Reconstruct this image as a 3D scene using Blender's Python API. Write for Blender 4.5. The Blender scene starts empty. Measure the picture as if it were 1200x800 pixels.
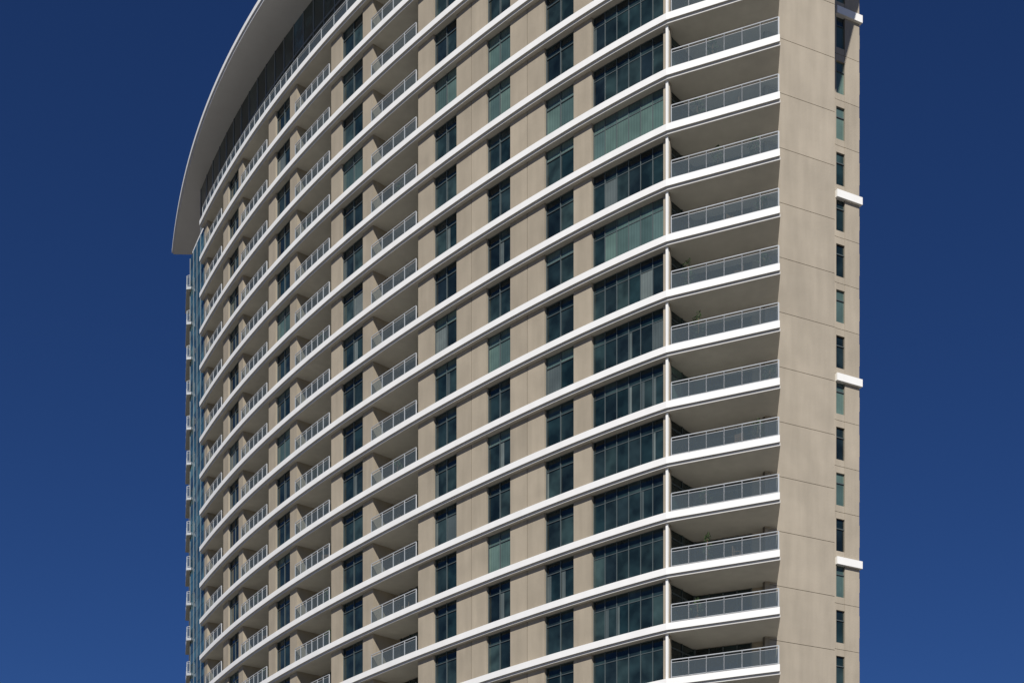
import bpy, math, random
import numpy as np
from mathutils import Vector
rng = random.Random(5)
scene = bpy.context.scene

# ------------------------------------------------------------------ materials
def new_mat(name):
    m = bpy.data.materials.new(name); m.use_nodes = True
    nt = m.node_tree; b = nt.nodes["Principled BSDF"]
    return m, nt, b
def N(nt, t, **k):
    n = nt.nodes.new(t)
    for a, v in k.items(): setattr(n, a, v)
    return n
def surf(name, col, rough=0.8, amount=0.12, island=0.1, streak=True, scale=0.6, bump=0.0, spec=0.3):
    m, nt, b = new_mat(name); L = nt.links
    tc = N(nt, 'ShaderNodeTexCoord')
    mp = N(nt, 'ShaderNodeMapping'); mp.inputs['Scale'].default_value = (1, 1, 0.12 if streak else 1)
    L.new(tc.outputs['Object'], mp.inputs['Vector'])
    n1 = N(nt, 'ShaderNodeTexNoise'); n1.inputs['Scale'].default_value = scale*3; n1.inputs['Detail'].default_value = 6
    L.new(mp.outputs[0], n1.inputs['Vector'])
    n2 = N(nt, 'ShaderNodeTexNoise'); n2.inputs['Scale'].default_value = scale; n2.inputs['Detail'].default_value = 5
    L.new(tc.outputs['Object'], n2.inputs['Vector'])
    add = N(nt, 'ShaderNodeMath', operation='ADD'); L.new(n1.outputs['Fac'], add.inputs[0]); L.new(n2.outputs['Fac'], add.inputs[1])
    sub = N(nt, 'ShaderNodeMath', operation='MULTIPLY_ADD'); L.new(add.outputs[0], sub.inputs[0])
    sub.inputs[1].default_value = amount*2; sub.inputs[2].default_value = 1-amount*2
    geo = N(nt, 'ShaderNodeNewGeometry')
    isl = N(nt, 'ShaderNodeMath', operation='MULTIPLY_ADD'); L.new(geo.outputs['Random Per Island'], isl.inputs[0])
    isl.inputs[1].default_value = island; isl.inputs[2].default_value = 1-island/2
    mul = N(nt, 'ShaderNodeMath', operation='MULTIPLY'); L.new(sub.outputs[0], mul.inputs[0]); L.new(isl.outputs[0], mul.inputs[1])
    vm = N(nt, 'ShaderNodeVectorMath', operation='SCALE'); vm.inputs[0].default_value = col
    L.new(mul.outputs[0], vm.inputs['Scale']); L.new(vm.outputs[0], b.inputs['Base Color'])
    b.inputs['Roughness'].default_value = rough; b.inputs['Specular IOR Level'].default_value = spec
    if bump:
        bp = N(nt, 'ShaderNodeBump'); bp.inputs['Strength'].default_value = bump; bp.inputs['Distance'].default_value = 0.02
        n3 = N(nt, 'ShaderNodeTexNoise'); n3.inputs['Scale'].default_value = 9; n3.inputs['Detail'].default_value = 8
        L.new(tc.outputs['Object'], n3.inputs['Vector']); L.new(n3.outputs['Fac'], bp.inputs['Height']); L.new(bp.outputs[0], b.inputs['Normal'])
    return m
def glass(name, cols, rough=0.04, slat=False, spec=0.5, tilt=0.03):
    m, nt, b = new_mat(name); L = nt.links
    geo = N(nt, 'ShaderNodeNewGeometry')
    cr = N(nt, 'ShaderNodeValToRGB'); cr.color_ramp.elements[0].color = (*cols[0], 1); cr.color_ramp.elements[1].color = (*cols[-1], 1)
    for i, c in enumerate(cols[1:-1]):
        e = cr.color_ramp.elements.new((i+1)/(len(cols)-1)); e.color = (*c, 1)
    L.new(geo.outputs['Random Per Island'], cr.inputs[0])
    tc = N(nt, 'ShaderNodeTexCoord')
    nz = N(nt, 'ShaderNodeTexNoise'); nz.inputs['Scale'].default_value = 0.9; nz.inputs['Detail'].default_value = 2
    L.new(tc.outputs['Object'], nz.inputs['Vector'])
    ma = N(nt, 'ShaderNodeMapRange'); ma.inputs['From Min'].default_value = 0.35; ma.inputs['From Max'].default_value = 0.7
    ma.inputs['To Min'].default_value = 0.85 if slat else 0.55; ma.inputs['To Max'].default_value = 1.12 if slat else 1.6
    L.new(nz.outputs['Fac'], ma.inputs['Value'])
    out = ma.outputs[0]
    if slat:
        wv = N(nt, 'ShaderNodeTexWave'); wv.bands_direction = 'X'; wv.inputs['Scale'].default_value = 2.2; wv.inputs['Distortion'].default_value = 0.4
        L.new(tc.outputs['Object'], wv.inputs['Vector'])
        w2 = N(nt, 'ShaderNodeMapRange'); w2.inputs['To Min'].default_value = 0.88; w2.inputs['To Max'].default_value = 1.04
        L.new(wv.outputs['Fac'], w2.inputs['Value'])
        mm = N(nt, 'ShaderNodeMath', operation='MULTIPLY'); L.new(out, mm.inputs[0]); L.new(w2.outputs[0], mm.inputs[1]); out = mm.outputs[0]
    vm = N(nt, 'ShaderNodeVectorMath', operation='SCALE'); L.new(cr.outputs[0], vm.inputs[0]); L.new(out, vm.inputs['Scale'])
    L.new(vm.outputs[0], b.inputs['Base Color'])
    b.inputs['Roughness'].default_value = rough; b.inputs['Specular IOR Level'].default_value = spec
    wn = N(nt, 'ShaderNodeTexWhiteNoise'); wn.noise_dimensions = '1D'; L.new(geo.outputs['Random Per Island'], wn.inputs['W'])
    s1 = N(nt, 'ShaderNodeVectorMath', operation='SUBTRACT'); L.new(wn.outputs['Color'], s1.inputs[0]); s1.inputs[1].default_value = (.5, .5, .5)
    s2 = N(nt, 'ShaderNodeVectorMath', operation='SCALE'); L.new(s1.outputs[0], s2.inputs[0]); s2.inputs['Scale'].default_value = tilt
    s3 = N(nt, 'ShaderNodeVectorMath', operation='ADD'); L.new(geo.outputs['Normal'], s3.inputs[0]); L.new(s2.outputs[0], s3.inputs[1])
    s4 = N(nt, 'ShaderNodeVectorMath', operation='NORMALIZE'); L.new(s3.outputs[0], s4.inputs[0]); L.new(s4.outputs[0], b.inputs['Normal'])
    return m

M = {}
M['concrete'] = surf('beige_concrete', (0.350, 0.302, 0.230), 0.85, 0.18, 0.14, bump=0.3)
M['side'] = surf('side_wall_concrete', (0.372, 0.325, 0.256), 0.85, 0.18, 0.08, bump=0.3)
M['joint'] = surf('dark_joint', (0.13, 0.115, 0.095), 0.9, 0.1, 0)
M['white'] = surf('white_painted_band', (0.84, 0.835, 0.81), 0.55, 0.06, 0.0, scale=0.5)
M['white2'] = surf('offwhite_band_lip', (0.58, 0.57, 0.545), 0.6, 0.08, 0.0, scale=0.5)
M['soffit'] = surf('painted_soffit', (0.50, 0.48, 0.43), 0.8, 0.12, 0.0, streak=False)
M['roof'] = surf('roof_soffit_panel', (0.52, 0.52, 0.53), 0.6, 0.05, 0.0, streak=False)
M['glass'] = glass('dark_window_glass', [(.008, .016, .018), (.014, .028, .030), (.009, .022, .024), (.034, .058, .056), (.007, .014, .016), (.022, .040, .040), (.010, .018, .022)], tilt=0.07)
M['teal'] = glass('teal_curtain_glass', [(.05, .13, .16), (.03, .09, .12), (.08, .17, .19), (.025, .07, .10)])
M['blind'] = glass('green_blind_window', [(.085, .145, .13), (.12, .185, .16), (.055, .095, .09), (.10, .16, .15)], slat=True)
M['curtain'] = glass('drawn_curtain_window', [(.16, .19, .18), (.07, .09, .09)], slat=True)
M['frame'] = surf('dark_window_frame', (0.08, 0.10, 0.105), 0.5, 0.05, 0.0)
M['metal'] = surf('grey_railing_metal', (0.42, 0.44, 0.46), 0.4, 0.05, 0.2)
M['mull'] = surf('dark_grey_mullion', (0.16, 0.18, 0.2), 0.4, 0.05, 0.1)
M['leaf'] = surf('shrub_leaves', (0.05, 0.085, 0.03), 0.7, 0.3, 0.8, streak=False, scale=3)
M['pot'] = surf('clay_pot', (0.22, 0.11, 0.06), 0.8, 0.1, 0.3)
M['wood'] = surf('chair_wood', (0.16, 0.10, 0.06), 0.7, 0.1, 0.3)
m, nt, b = new_mat('railing_glass')
tr = N(nt, 'ShaderNodeBsdfTransparent'); tr.inputs[0].default_value = (.78, .83, .85, 1)
b.inputs['Base Color'].default_value = (.17, .205, .225, 1); b.inputs['Roughness'].default_value = 0.06
mx = N(nt, 'ShaderNodeMixShader'); mx.inputs[0].default_value = 0.24
nt.links.new(tr.outputs[0], mx.inputs[1]); nt.links.new(b.outputs[0], mx.inputs[2])
nt.links.new(mx.outputs[0], nt.nodes['Material Output'].inputs['Surface'])
M['rglass'] = m

# ------------------------------------------------------------------ mesh accumulation
class MB:
    def __init__(s): s.v = []; s.f = []; s.m = []; s.mats = []
    def mi(s, k):
        if k not in s.mats: s.mats.append(k)
        return s.mats.index(k)
    def prism(s, poly, z0, z1, mat, capmat=None):
        area = sum(poly[i][0]*poly[(i+1) % len(poly)][1]-poly[(i+1) % len(poly)][0]*poly[i][1] for i in range(len(poly)))
        if area < 0: poly = poly[::-1]
        n = len(poly); o = len(s.v)
        s.v += [(p[0], p[1], z0) for p in poly]+[(p[0], p[1], z1) for p in poly]
        a = s.mi(mat); c = s.mi(capmat or mat)
        for i in range(n):
            j = (i+1) % n; s.f.append((o+i, o+j, o+n+j, o+n+i)); s.m.append(a)
        s.f.append(tuple(o+i for i in range(n))[::-1]); s.m.append(c)
        s.f.append(tuple(o+n+i for i in range(n))); s.m.append(c)
    def bar(s, p, q, w, z0, z1, mat, side=0.0):
        dx, dy = q[0]-p[0], q[1]-p[1]; l = math.hypot(dx, dy) or 1; nx, ny = -dy/l, dx/l
        a, b_ = side-w/2, side+w/2
        s.prism([(p[0]+nx*a, p[1]+ny*a), (q[0]+nx*a, q[1]+ny*a), (q[0]+nx*b_, q[1]+ny*b_), (p[0]+nx*b_, p[1]+ny*b_)], z0, z1, mat)
    def build(s, name, parent):
        me = bpy.data.meshes.new(name); me.from_pydata(s.v, [], s.f)
        for k in s.mats: me.materials.append(M[k])
        me.polygons.foreach_set('material_index', s.m); me.update()
        ob = bpy.data.objects.new(name, me); scene.collection.objects.link(ob)
        if parent: ob.parent = parent
        return ob

# ------------------------------------------------------------------ plan of the curved facade (metres)
pts = [(8.78, 81.58), (6.62, 83.0), (2.8, 86.45), (-.79, 89.93), (-4.29, 93.44),
       (-11.19, 101.15), (-17.2, 109.1), (-22.7, 117.6), (-26.26, 124.0), (-28.6, 128.8)]
co = np.polyfit([p[0] for p in pts], [p[1] for p in pts], 4); dco = np.polyder(co)
X0 = 8.84; D0 = float(np.polyval(co, X0)); S1 = (78.95-D0)/(14.66-X0)
def D(x): return float(np.polyval(co, x)) if x <= X0 else D0+S1*(x-X0)
def dD(x): return float(np.polyval(dco, x)) if x <= X0 else S1
def P(x, off=0.0):
    s = dD(x); l = math.sqrt(1+s*s)
    return (x+off*s/l, D(x)-off/l)
def dx_of(x, w): return w/math.sqrt(1+dD(x)**2)
def span(a, b):
    n = max(1, int(abs(b-a)/0.8)); return [a+(b-a)*i/n for i in range(n+1)]
def cp(mb, a, b, o0, o1, z0, z1, mat, cap=None):
    xs = span(a, b)
    mb.prism([P(x, o1) for x in xs]+[P(x, o0) for x in reversed(xs)], z0, z1, mat, cap)

EYE = 1.7; H = 3.1
def zk(k): return EYE+H*(k+0.15)
TOP = 25
HB = 0.265
tower = bpy.data.objects.new('curved_apartment_tower', None); scene.collection.objects.link(tower)
walls, win, slabs, rails, roof, side, fittings = MB(), MB(), MB(), MB(), MB(), MB(), MB()

def railing(line, z, posts=1.15, h=1.08):
    for p, q in zip(line[:-1], line[1:]):
        l = math.hypot(q[0]-p[0], q[1]-p[1])
        rails.bar(p, q, 0.06, z+h-0.045, z+h, 'metal')
        rails.bar(p, q, 0.04, z+0.08, z+0.115, 'metal')
        rails.bar(p, q, 0.014, z+0.13, z+h-0.20, 'rglass')
        rails.bar(p, q, 0.03, z+h-0.19, z+h-0.165, 'metal')
        n = max(1, round(l/posts))
        for i in range(n+1):
            t = i/n; c = (p[0]+(q[0]-p[0])*t, p[1]+(q[1]-p[1])*t)
            u = ((q[0]-p[0])/l*0.022, (q[1]-p[1])/l*0.022)
            rails.bar((c[0]-u[0], c[1]-u[1]), (c[0]+u[0], c[1]+u[1]), 0.07, z, z+h-0.05, 'metal')

def window(a, b, z0, z1, n, transom=0.74):
    wl = dx_of((a+b)/2, 1.0)
    fw = (0.055 if n < 4 else 0.045)*wl
    blind = rng.random() < 0.10
    part = rng.random()
    zt = z0+(z1-z0)*transom
    k0 = rng.randint(0, n-1)
    for i in range(n):
        xa = a+(b-a)*i/n; xb = a+(b-a)*(i+1)/n
        mat = 'blind' if blind else 'glass'
        if not blind and n > 3 and part < 0.25 and i >= k0: mat = 'blind'
        if mat == 'glass' and rng.random() < 0.04: mat = 'curtain'
        m2 = mat if mat != 'curtain' else 'glass'
        cp(win, xa+0.004, xb-0.004, -0.24, -0.20, z0-.01, zt-0.003, mat)
        if not blind and n < 4 and part < 0.10: m2 = 'blind'
        cp(win, xa+0.004, xb-0.004, -0.24, -0.20, zt+0.003, z1+.01, m2)
        if mat == 'glass' and rng.random() < 0.12:
            w = (xb-xa)*rng.uniform(.12, .3)
            cp(win, xa+fw, xa+fw+w, -0.199, -0.196, z0, zt-.003, 'curtain')
    for i in range(n+1):
        x = a+(b-a)*i/n
        x = min(max(x, a+fw/2), b-fw/2)
        cp(win, x-fw/2, x+fw/2, -0.22, -0.14 if n < 4 else -0.17, z0, z1, 'frame')
    for zz in (z0+0.03, zt, z1-0.03):
        cp(win, a, b, -0.22, -0.15 if n < 4 else -0.175, zz-0.02, zz+0.02, 'frame')

def shrub(c, z, h):
    x, y = c
    fittings.prism([(x+.17*math.cos(t*math.pi/4), y+.17*math.sin(t*math.pi/4)) for t in range(8)], z, z+.36, 'pot')
    fittings.prism([(x+.03*math.cos(t*math.pi/2), y+.03*math.sin(t*math.pi/2)) for t in range(4)], z+.36, z+h*.8, 'wood')
    for i in range(170):
        a = rng.uniform(0, 6.283); zz = rng.uniform(.42, h); r = (0.36*math.sin(math.pi*min(1, (zz-.3)/(h-.25)))+.06)*rng.uniform(.3, 1)
        px, py = x+r*math.cos(a), y+r*math.sin(a); o = len(fittings.v)
        d = [Vector((rng.uniform(-1, 1), rng.uniform(-1, 1), rng.uniform(-1, 1))).normalized()*.085 for _ in range(3)]
        fittings.v += [(px+q.x, py+q.y, z+zz+q.z) for q in d]; fittings.f.append((o, o+1, o+2)); fittings.m.append(fittings.mi('leaf'))
def chair(c, z, ang):
    x, y = c; ca, sa = math.cos(ang), math.sin(ang)
    def R(u, v): return (x+u*ca-v*sa, y+u*sa+v*ca)
    for u in (-.24, .24):
        for v in (-.22, .22):
            fittings.bar(R(u-.02, v), R(u+.02, v), .04, z, z+(.98 if v > 0 else .62), 'wood')
    fittings.bar(R(-.25, 0), R(.25, 0), .46, z+.42, z+.46, 'wood')
    for i in range(4):
        fittings.bar(R(-.23, .22), R(.23, .22), .025, z+.55+i*.11, z+.62+i*.11, 'wood')
    for u in (-.25, .25): fittings.bar(R(u, -.24), R(u, .24), .05, z+.62, z+.65, 'wood')

def balcony(a, b, z0, z1, depth=2.1):
    w = dx_of(a, 0.2)
    for x in (a, b):
        x0, x1 = (x-w, x) if x == a else (x, x+w)
        walls.prism([P(x0, -0.29), P(x1, -0.29), P(x1, -depth-.1), P(x0, -depth-.1)], z0-.01, z1+.01, 'concrete')
    cp(walls, a, b, -depth-0.2, -depth, z0-.01, z1+.01, 'concrete')
    d0 = a+(b-a)*0.08; d1 = a+(b-a)*0.92
    n = 4
    for i in range(n):
        xa = d0+(d1-d0)*i/n; xb = d0+(d1-d0)*(i+1)/n
        cp(win, xa, xb, -depth+0.01, -depth+0.04, z0, z1-.04, 'blind' if rng.random() < .08 else 'glass')
    for i in range(n+1):
        x = d0+(d1-d0)*i/n
        cp(win, x-.02, x+.02, -depth+0.02, -depth+0.09, z0, z1-.02, 'frame')
    cp(win, d0, d1, -depth+0.02, -depth+0.08, z0+2.05, z0+2.12, 'frame')
    xs = span(a+.02, b-.02)
    railing([P(x, 0.14) for x in xs], z0, posts=1.0)
    r = rng.random()
    if r < .25: shrub(P(a+(b-a)*rng.uniform(.2, .8), -.4), z0, rng.uniform(1.1, 1.6))
    elif r < .5: chair(P(a+(b-a)*rng.uniform(.3, .7), -.7), z0, rng.uniform(0, 6))

mods = [('pier', 8.52, 8.85), ('win', 4.65, 8.52, 6), ('pier', 3.64, 4.65), ('win', 1.95, 3.64, 2), ('pier2', -.105, 1.95), ('win', -1.60, -.105, 2),
        ('pier2', -3.54, -1.60), ('win', -5.10, -3.54, 2), ('pier', -6.17, -5.10), ('balc', -9.51, -6.17), ('pier', -10.30, -9.51),
        ('win', -12.02, -10.30, 2), ('pier', -12.87, -12.02), ('balc', -15.91, -12.87), ('pier', -16.55, -15.91), ('win', -17.95, -16.55, 2),
        ('pier', -18.64, -17.95), ('balc', -21.41, -18.64), ('pier', -21.90, -21.41), ('win', -23.13, -21.90, 2), ('pier', -23.76, -23.13),
        ('balc', -25.9, -23.76), ('pier', -26.3, -25.9)]

TIP = 14.66
EXT = [(-28.6, D(-28.6)), (-29.55, 133.0), (-30.0, 137.0)]
back = [(-29.4, 133.1), (-29.8, 137.0), (-22, 139.5), (-12, 137.5), (0, 129), (11, 118), (19, 107.5), (23.3, 99.35)]
sideline = [(20.35, 97.9), (18.3, 84.1), (15.0, 82.5), (15.0, 82.1)]
def slab_poly(off, inner=-0.15):
    xs = span(TIP, X0)[:-1]+span(X0, -26.45)
    p = [P(x, off) for x in xs]
    p += [P(x, inner) for x in span(-26.45, -28.45)]
    return p+back+sideline

rec = [(8.8, 81.95), (10.55, 84.0), (14.25, 82.55), (14.3, 81.78)]

for k in range(0, TOP+1):
    zc = zk(k)
    z0 = 0.02 if k == 0 else zc+HB
    z1 = zk(k+1)-HB
    if k >= 1:
        slabs.prism(slab_poly(0.36), zc-0.11, zc+HB, 'white', 'soffit')
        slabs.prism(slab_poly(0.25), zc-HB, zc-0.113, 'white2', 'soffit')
    if k == TOP: break
    for md in mods:
        t, a, b = md[:3]
        if t == 'pier': cp(walls, a, b, -0.3, 0, z0-.01, z1+.01, 'concrete')
        elif t == 'pier2':
            mid = (a+b)/2
            cp(walls, a, mid-.018, -0.3, 0, z0-.01, z1+.01, 'concrete')
            cp(walls, mid+.018, b, -0.3, 0, z0-.01, z1+.01, 'concrete')
            cp(walls, mid-.03, mid+.03, -0.2, -0.03, z0-.01, z1+.01, 'joint')
        elif t == 'win': window(a, b, z0, z1, md[3])
        else: balcony(a, b, z0, z1)
    cp(walls, 8.71, 8.82, 0.02, 0.14, z0-.005, z1+.005, 'white')
    # teal curtain wall on the far end
    base = zk(k)-HB if k else 0.02
    hh = (zk(k+1)-HB-base)/3
    cpts = [P(x, -.05) for x in np.linspace(-26.35, -28.55, 5)]+EXT[1:]
    for i, (p, q) in enumerate(zip(cpts[:-1], cpts[1:])):
        for r in range(3):
            win.bar(p, q, 0.08, base+hh*r+.02, base+hh*(r+1)-.02, 'teal', side=0.0)
        u = (p[0]+(q[0]-p[0])*.02, p[1]+(q[1]-p[1])*.02)
        win.bar(p, u, 0.16, base, base+hh*3, 'mull')
    if k >= 1:
        a0, a1 = (-28.35, 128.2), (-29.3, 132.2)
        slabs.prism([a0, (-28.8, 128.3), (-29.75, 132.1), a1], zc-0.12, zc+0.10, 'metal', 'soffit')
        railing([(-28.45, 128.2), (-28.75, 128.35), (-29.65, 132.0)], zc+.10, posts=1.3, h=1.0)
    # corner balcony recess
    for p, q in zip(rec[:-1], rec[1:]):
        walls.bar(p, q, 0.2, z0-.01, z1+.01, 'concrete', side=0.12)
    for (p, q), (ta, tb), n in (((rec[0], rec[1]), (.06, .97), 2), ((rec[1], rec[2]), (.02, .84), 4)):
        lp = lambda t: (p[0]+(q[0]-p[0])*t, p[1]+(q[1]-p[1])*t)
        for i in range(n):
            t0 = ta+(tb-ta)*i/n; t1 = ta+(tb-ta)*(i+1)/n
            win.bar(lp(t0), lp(t1), 0.03, z0, z1-.04, 'blind' if rng.random() < .06 else 'glass', side=-0.01)
            win.bar(lp(t0-.007), lp(t0+.007), 0.08, z0, z1-.02, 'frame', side=-0.03)
        win.bar(lp(tb-.007), lp(tb+.007), 0.08, z0, z1-.02, 'frame', side=-0.03)
        win.bar(lp(ta), lp(tb), 0.07, z0+2.05, z0+2.12, 'frame', side=-0.03)
    if k >= 1:
        e = [P(9.0+(TIP-.1-9.0)*i/6, 0.2) for i in range(7)]
        railing(e, z0, posts=0.95)
        railing([e[-1], (14.85, 81.7)], z0, posts=0.9)
        if rng.random() < .5: shrub(P(rng.uniform(9.6, 11.5), -.35), z0, rng.uniform(1.2, 1.9))
        if rng.random() < .5: shrub(P(rng.uniform(12.5, 14.2), -.3), z0, rng.uniform(1.1, 1.5))
        if rng.random() < .6: chair(P(rng.uniform(11, 13.5), -.8), z0, rng.uniform(0, 6))

# ------------------------------------------------------------------ concrete side wall (panelled) and end strip
ROOFZ = EYE+H*27
def panels(p, q, z0, z1, hgt, mat, gap=0.03):
    side.bar(p, q, 0.22, 0.0, z1, 'joint', side=0.155)
    z = z0; z = z if z > 0 else 0.02
    while z < z1-.05:
        zt = min(z+hgt, z1)
        side.bar(p, q, 0.06, z+gap/2, zt-gap/2, mat, side=0.03)
        z = zt
panels((14.27, 81.72), (18.6, 83.66), zk(0)-.4, ROOFZ, H, 'side')
panels((18.62, 83.70), (20.2, 97.35), zk(0)-.4, ROOFZ, H, 'side')
A, B = (20.2, 97.4), (23.72, 99.1)
def ab(x): t = (x-A[0])/(B[0]-A[0]); return (x, A[1]+(B[1]-A[1])*t)
for k in range(0, 27):
    wc = EYE+H*(k+0.13)
    zb, zt = wc-1.12, wc+1.08
    lo, hi = max(wc-H/2, .02), min(wc+H/2, ROOFZ)
    if k == 0: zb = 1.0
    side.bar(A, ab(21.96), 0.28, lo, hi-.03, 'side', side=0.14)
    side.bar(ab(22.62), B, 0.28, lo, hi-.03, 'side', side=0.14)
    side.bar(ab(21.965), ab(22.615), 0.26, zt, hi-.03, 'side', side=0.15)
    if k: side.bar(ab(21.965), ab(22.615), 0.26, lo, zb, 'side', side=0.15)
    zm = zb+(zt-zb)*.7
    r = rng.random(); mt = 'blind' if r < .4 else 'glass'
    win.bar(ab(21.96), ab(22.62), 0.04, zb, zm, mt, side=0.16)
    win.bar(ab(21.96), ab(22.62), 0.04, zm+.005, zt, mt if r < .25 else 'glass', side=0.16)
    win.bar(ab(21.965), ab(22.615), 0.08, zm-.03, zm+.03, 'frame', side=0.12)
    side.bar(A, B, 0.2, lo, hi, 'joint', side=0.4)
for kk in (0, 4, 8, 12, 16, 20, 24):
    zc = EYE+H*(kk+0.54)
    slabs.bar(ab(21.9), (23.84, 99.16), 0.4, max(zc-.25, .1), zc+.25, 'white', side=0.0)

bl = [(-30.0, 137.2)]+[(x, y+.15) for x, y in back[2:-1]]+[(23.72, 99.4)]
for p, q in zip(bl[:-1], bl[1:]):
    for k in range(0, TOP+1):
        zc = zk(k)
        z0 = 0 if k == 0 else zc-.5
        walls.bar(p, q, 0.25, z0, zc+1.0, 'concrete')
        win.bar(p, q, 0.1, zc+1.0, zk(k+1)-.5, 'glass')

# ------------------------------------------------------------------ roof
ro = [(-32.2, 138.4), (-31.15, 134.2), (-29.4, 129.0), (-27.0, 123.3), (-24.2, 117.6), (-21.5, 112.6), (-18.8, 107.6)]
xs_r = [p[0] for p in ro]+[P(x, 2.4)[0] for x in (-13, -9, -5, -1, 3, 7, 11)]
ys_r = [p[1] for p in ro]+[P(x, 2.4)[1] for x in (-13, -9, -5, -1, 3, 7, 11)]
rc = np.polyfit(xs_r, ys_r, 5)
outer = [(float(x), float(np.polyval(rc, x))) for x in np.linspace(12.5, -32.2, 90)]
yl = outer[-1][1]
rb = [(-30.3, yl+.05), (-24, yl+1.5), (-12, 139.5), (1, 131), (13, 120), (21, 108.5), (25, 99), (21, 84), (17.5, 79.5)]
roof.prism(outer+rb, ROOFZ, ROOFZ+0.22, 'roof', 'roof')
def inset(poly, d):
    c = (0, 108); return [(c[0]+(x-c[0])*(1-d), c[1]+(y-c[1])*(1-d)) for x, y in poly]
roof.prism(inset(outer+rb, -0.006), ROOFZ+0.223, ROOFZ+0.55, 'white', 'roof')
zp0, zp1 = zk(TOP)+HB, ROOFZ
xs = np.linspace(-28.3, 8, 40)
zmid = zp0+2.9
for xa, xb in zip(xs[:-1], xs[1:]):
    cp(win, float(xa)+.02, float(xb)-.02, -0.9, -0.82, zp0, zmid, 'glass')
    cp(win, float(xa)+.02, float(xb)-.02, -0.9, -0.82, zmid+.1, zp1, 'teal' if rng.random() < .25 else 'glass')
    cp(win, float(xa)-.03, float(xa)+.03, -0.9, -0.78, zp0, zp1, 'mull')
cp(win, -28.3, 8, -0.9, -0.76, zmid, zmid+.1, 'mull')
cp(walls, 8.02, 8.8, -0.9, -0.7, zp0, zp1, 'concrete')
railing([P(x, 0.16) for x in np.linspace(-26.3, 8.8, 34)]+[P(x, .16) for x in (11, 14.3)], zp0, posts=1.2)

walls.build('concrete_walls', tower); win.build('windows', tower); slabs.build('floor_bands_and_balcony_slabs', tower)
rails.build('balcony_railings', tower); roof.build('roof_canopy', tower); side.build('side_wall', tower)
fittings.build('balcony_plants_and_chairs', tower)

# ------------------------------------------------------------------ ground
M['ground'] = surf('city_paving', (0.165, 0.155, 0.135), 0.9, 0.2, 0.0, streak=False, scale=0.05)
g = MB(); g.v = [(-5000, -5000, 0), (5000, -5000, 0), (5000, 5000, 0), (-5000, 5000, 0)]; g.f = [(0, 1, 2, 3)]; g.m = [g.mi('ground')]
g.build('ground', None)

# ------------------------------------------------------------------ light
EL, AZ = 42.0, 184.0
sd = Vector((math.sin(math.radians(AZ))*math.cos(math.radians(EL)), math.cos(math.radians(AZ))*math.cos(math.radians(EL)), math.sin(math.radians(EL))))
sl = bpy.data.lights.new('sun', 'SUN'); sl.energy = 5.0; sl.angle = math.radians(0.5); sl.color = (1, 0.96, 0.90)
so = bpy.data.objects.new('sun', sl); scene.collection.objects.link(so); so.location = sd*200
so.rotation_euler = (-sd).to_track_quat('-Z', 'Y').to_euler()
w = bpy.data.worlds.new('World'); scene.world = w; w.use_nodes = True
nt = w.node_tree; bg = nt.nodes['Background']
sky = N(nt, 'ShaderNodeTexSky'); sky.sky_type = 'NISHITA'; sky.sun_disc = False
sky.sun_elevation = math.radians(EL); sky.sun_rotation = math.radians(AZ)
sky.altitude = 1500; sky.air_density = 1.0; sky.dust_density = 0.2; sky.ozone_density = 3.0
tint = N(nt, 'ShaderNodeVectorMath', operation='MULTIPLY'); tint.inputs[1].default_value = (0.23, 0.40, 0.72)
nt.links.new(sky.outputs[0], tint.inputs[0]); nt.links.new(tint.outputs[0], bg.inputs['Color'])
bg.inputs['Strength'].default_value = 0.07

# ------------------------------------------------------------------ camera (level, rising front)
cam = bpy.data.cameras.new('camera'); cam.lens = 51; cam.sensor_width = 36; cam.shift_y = 0.7745; cam.clip_end = 12000
c = bpy.data.objects.new('camera', cam); scene.collection.objects.link(c); c.location = (0, 0, EYE); c.rotation_euler = (math.radians(90), 0, 0)
scene.camera = c
scene.view_settings.view_transform = 'Standard'; scene.view_settings.look = 'None'; scene.view_settings.exposure = 0
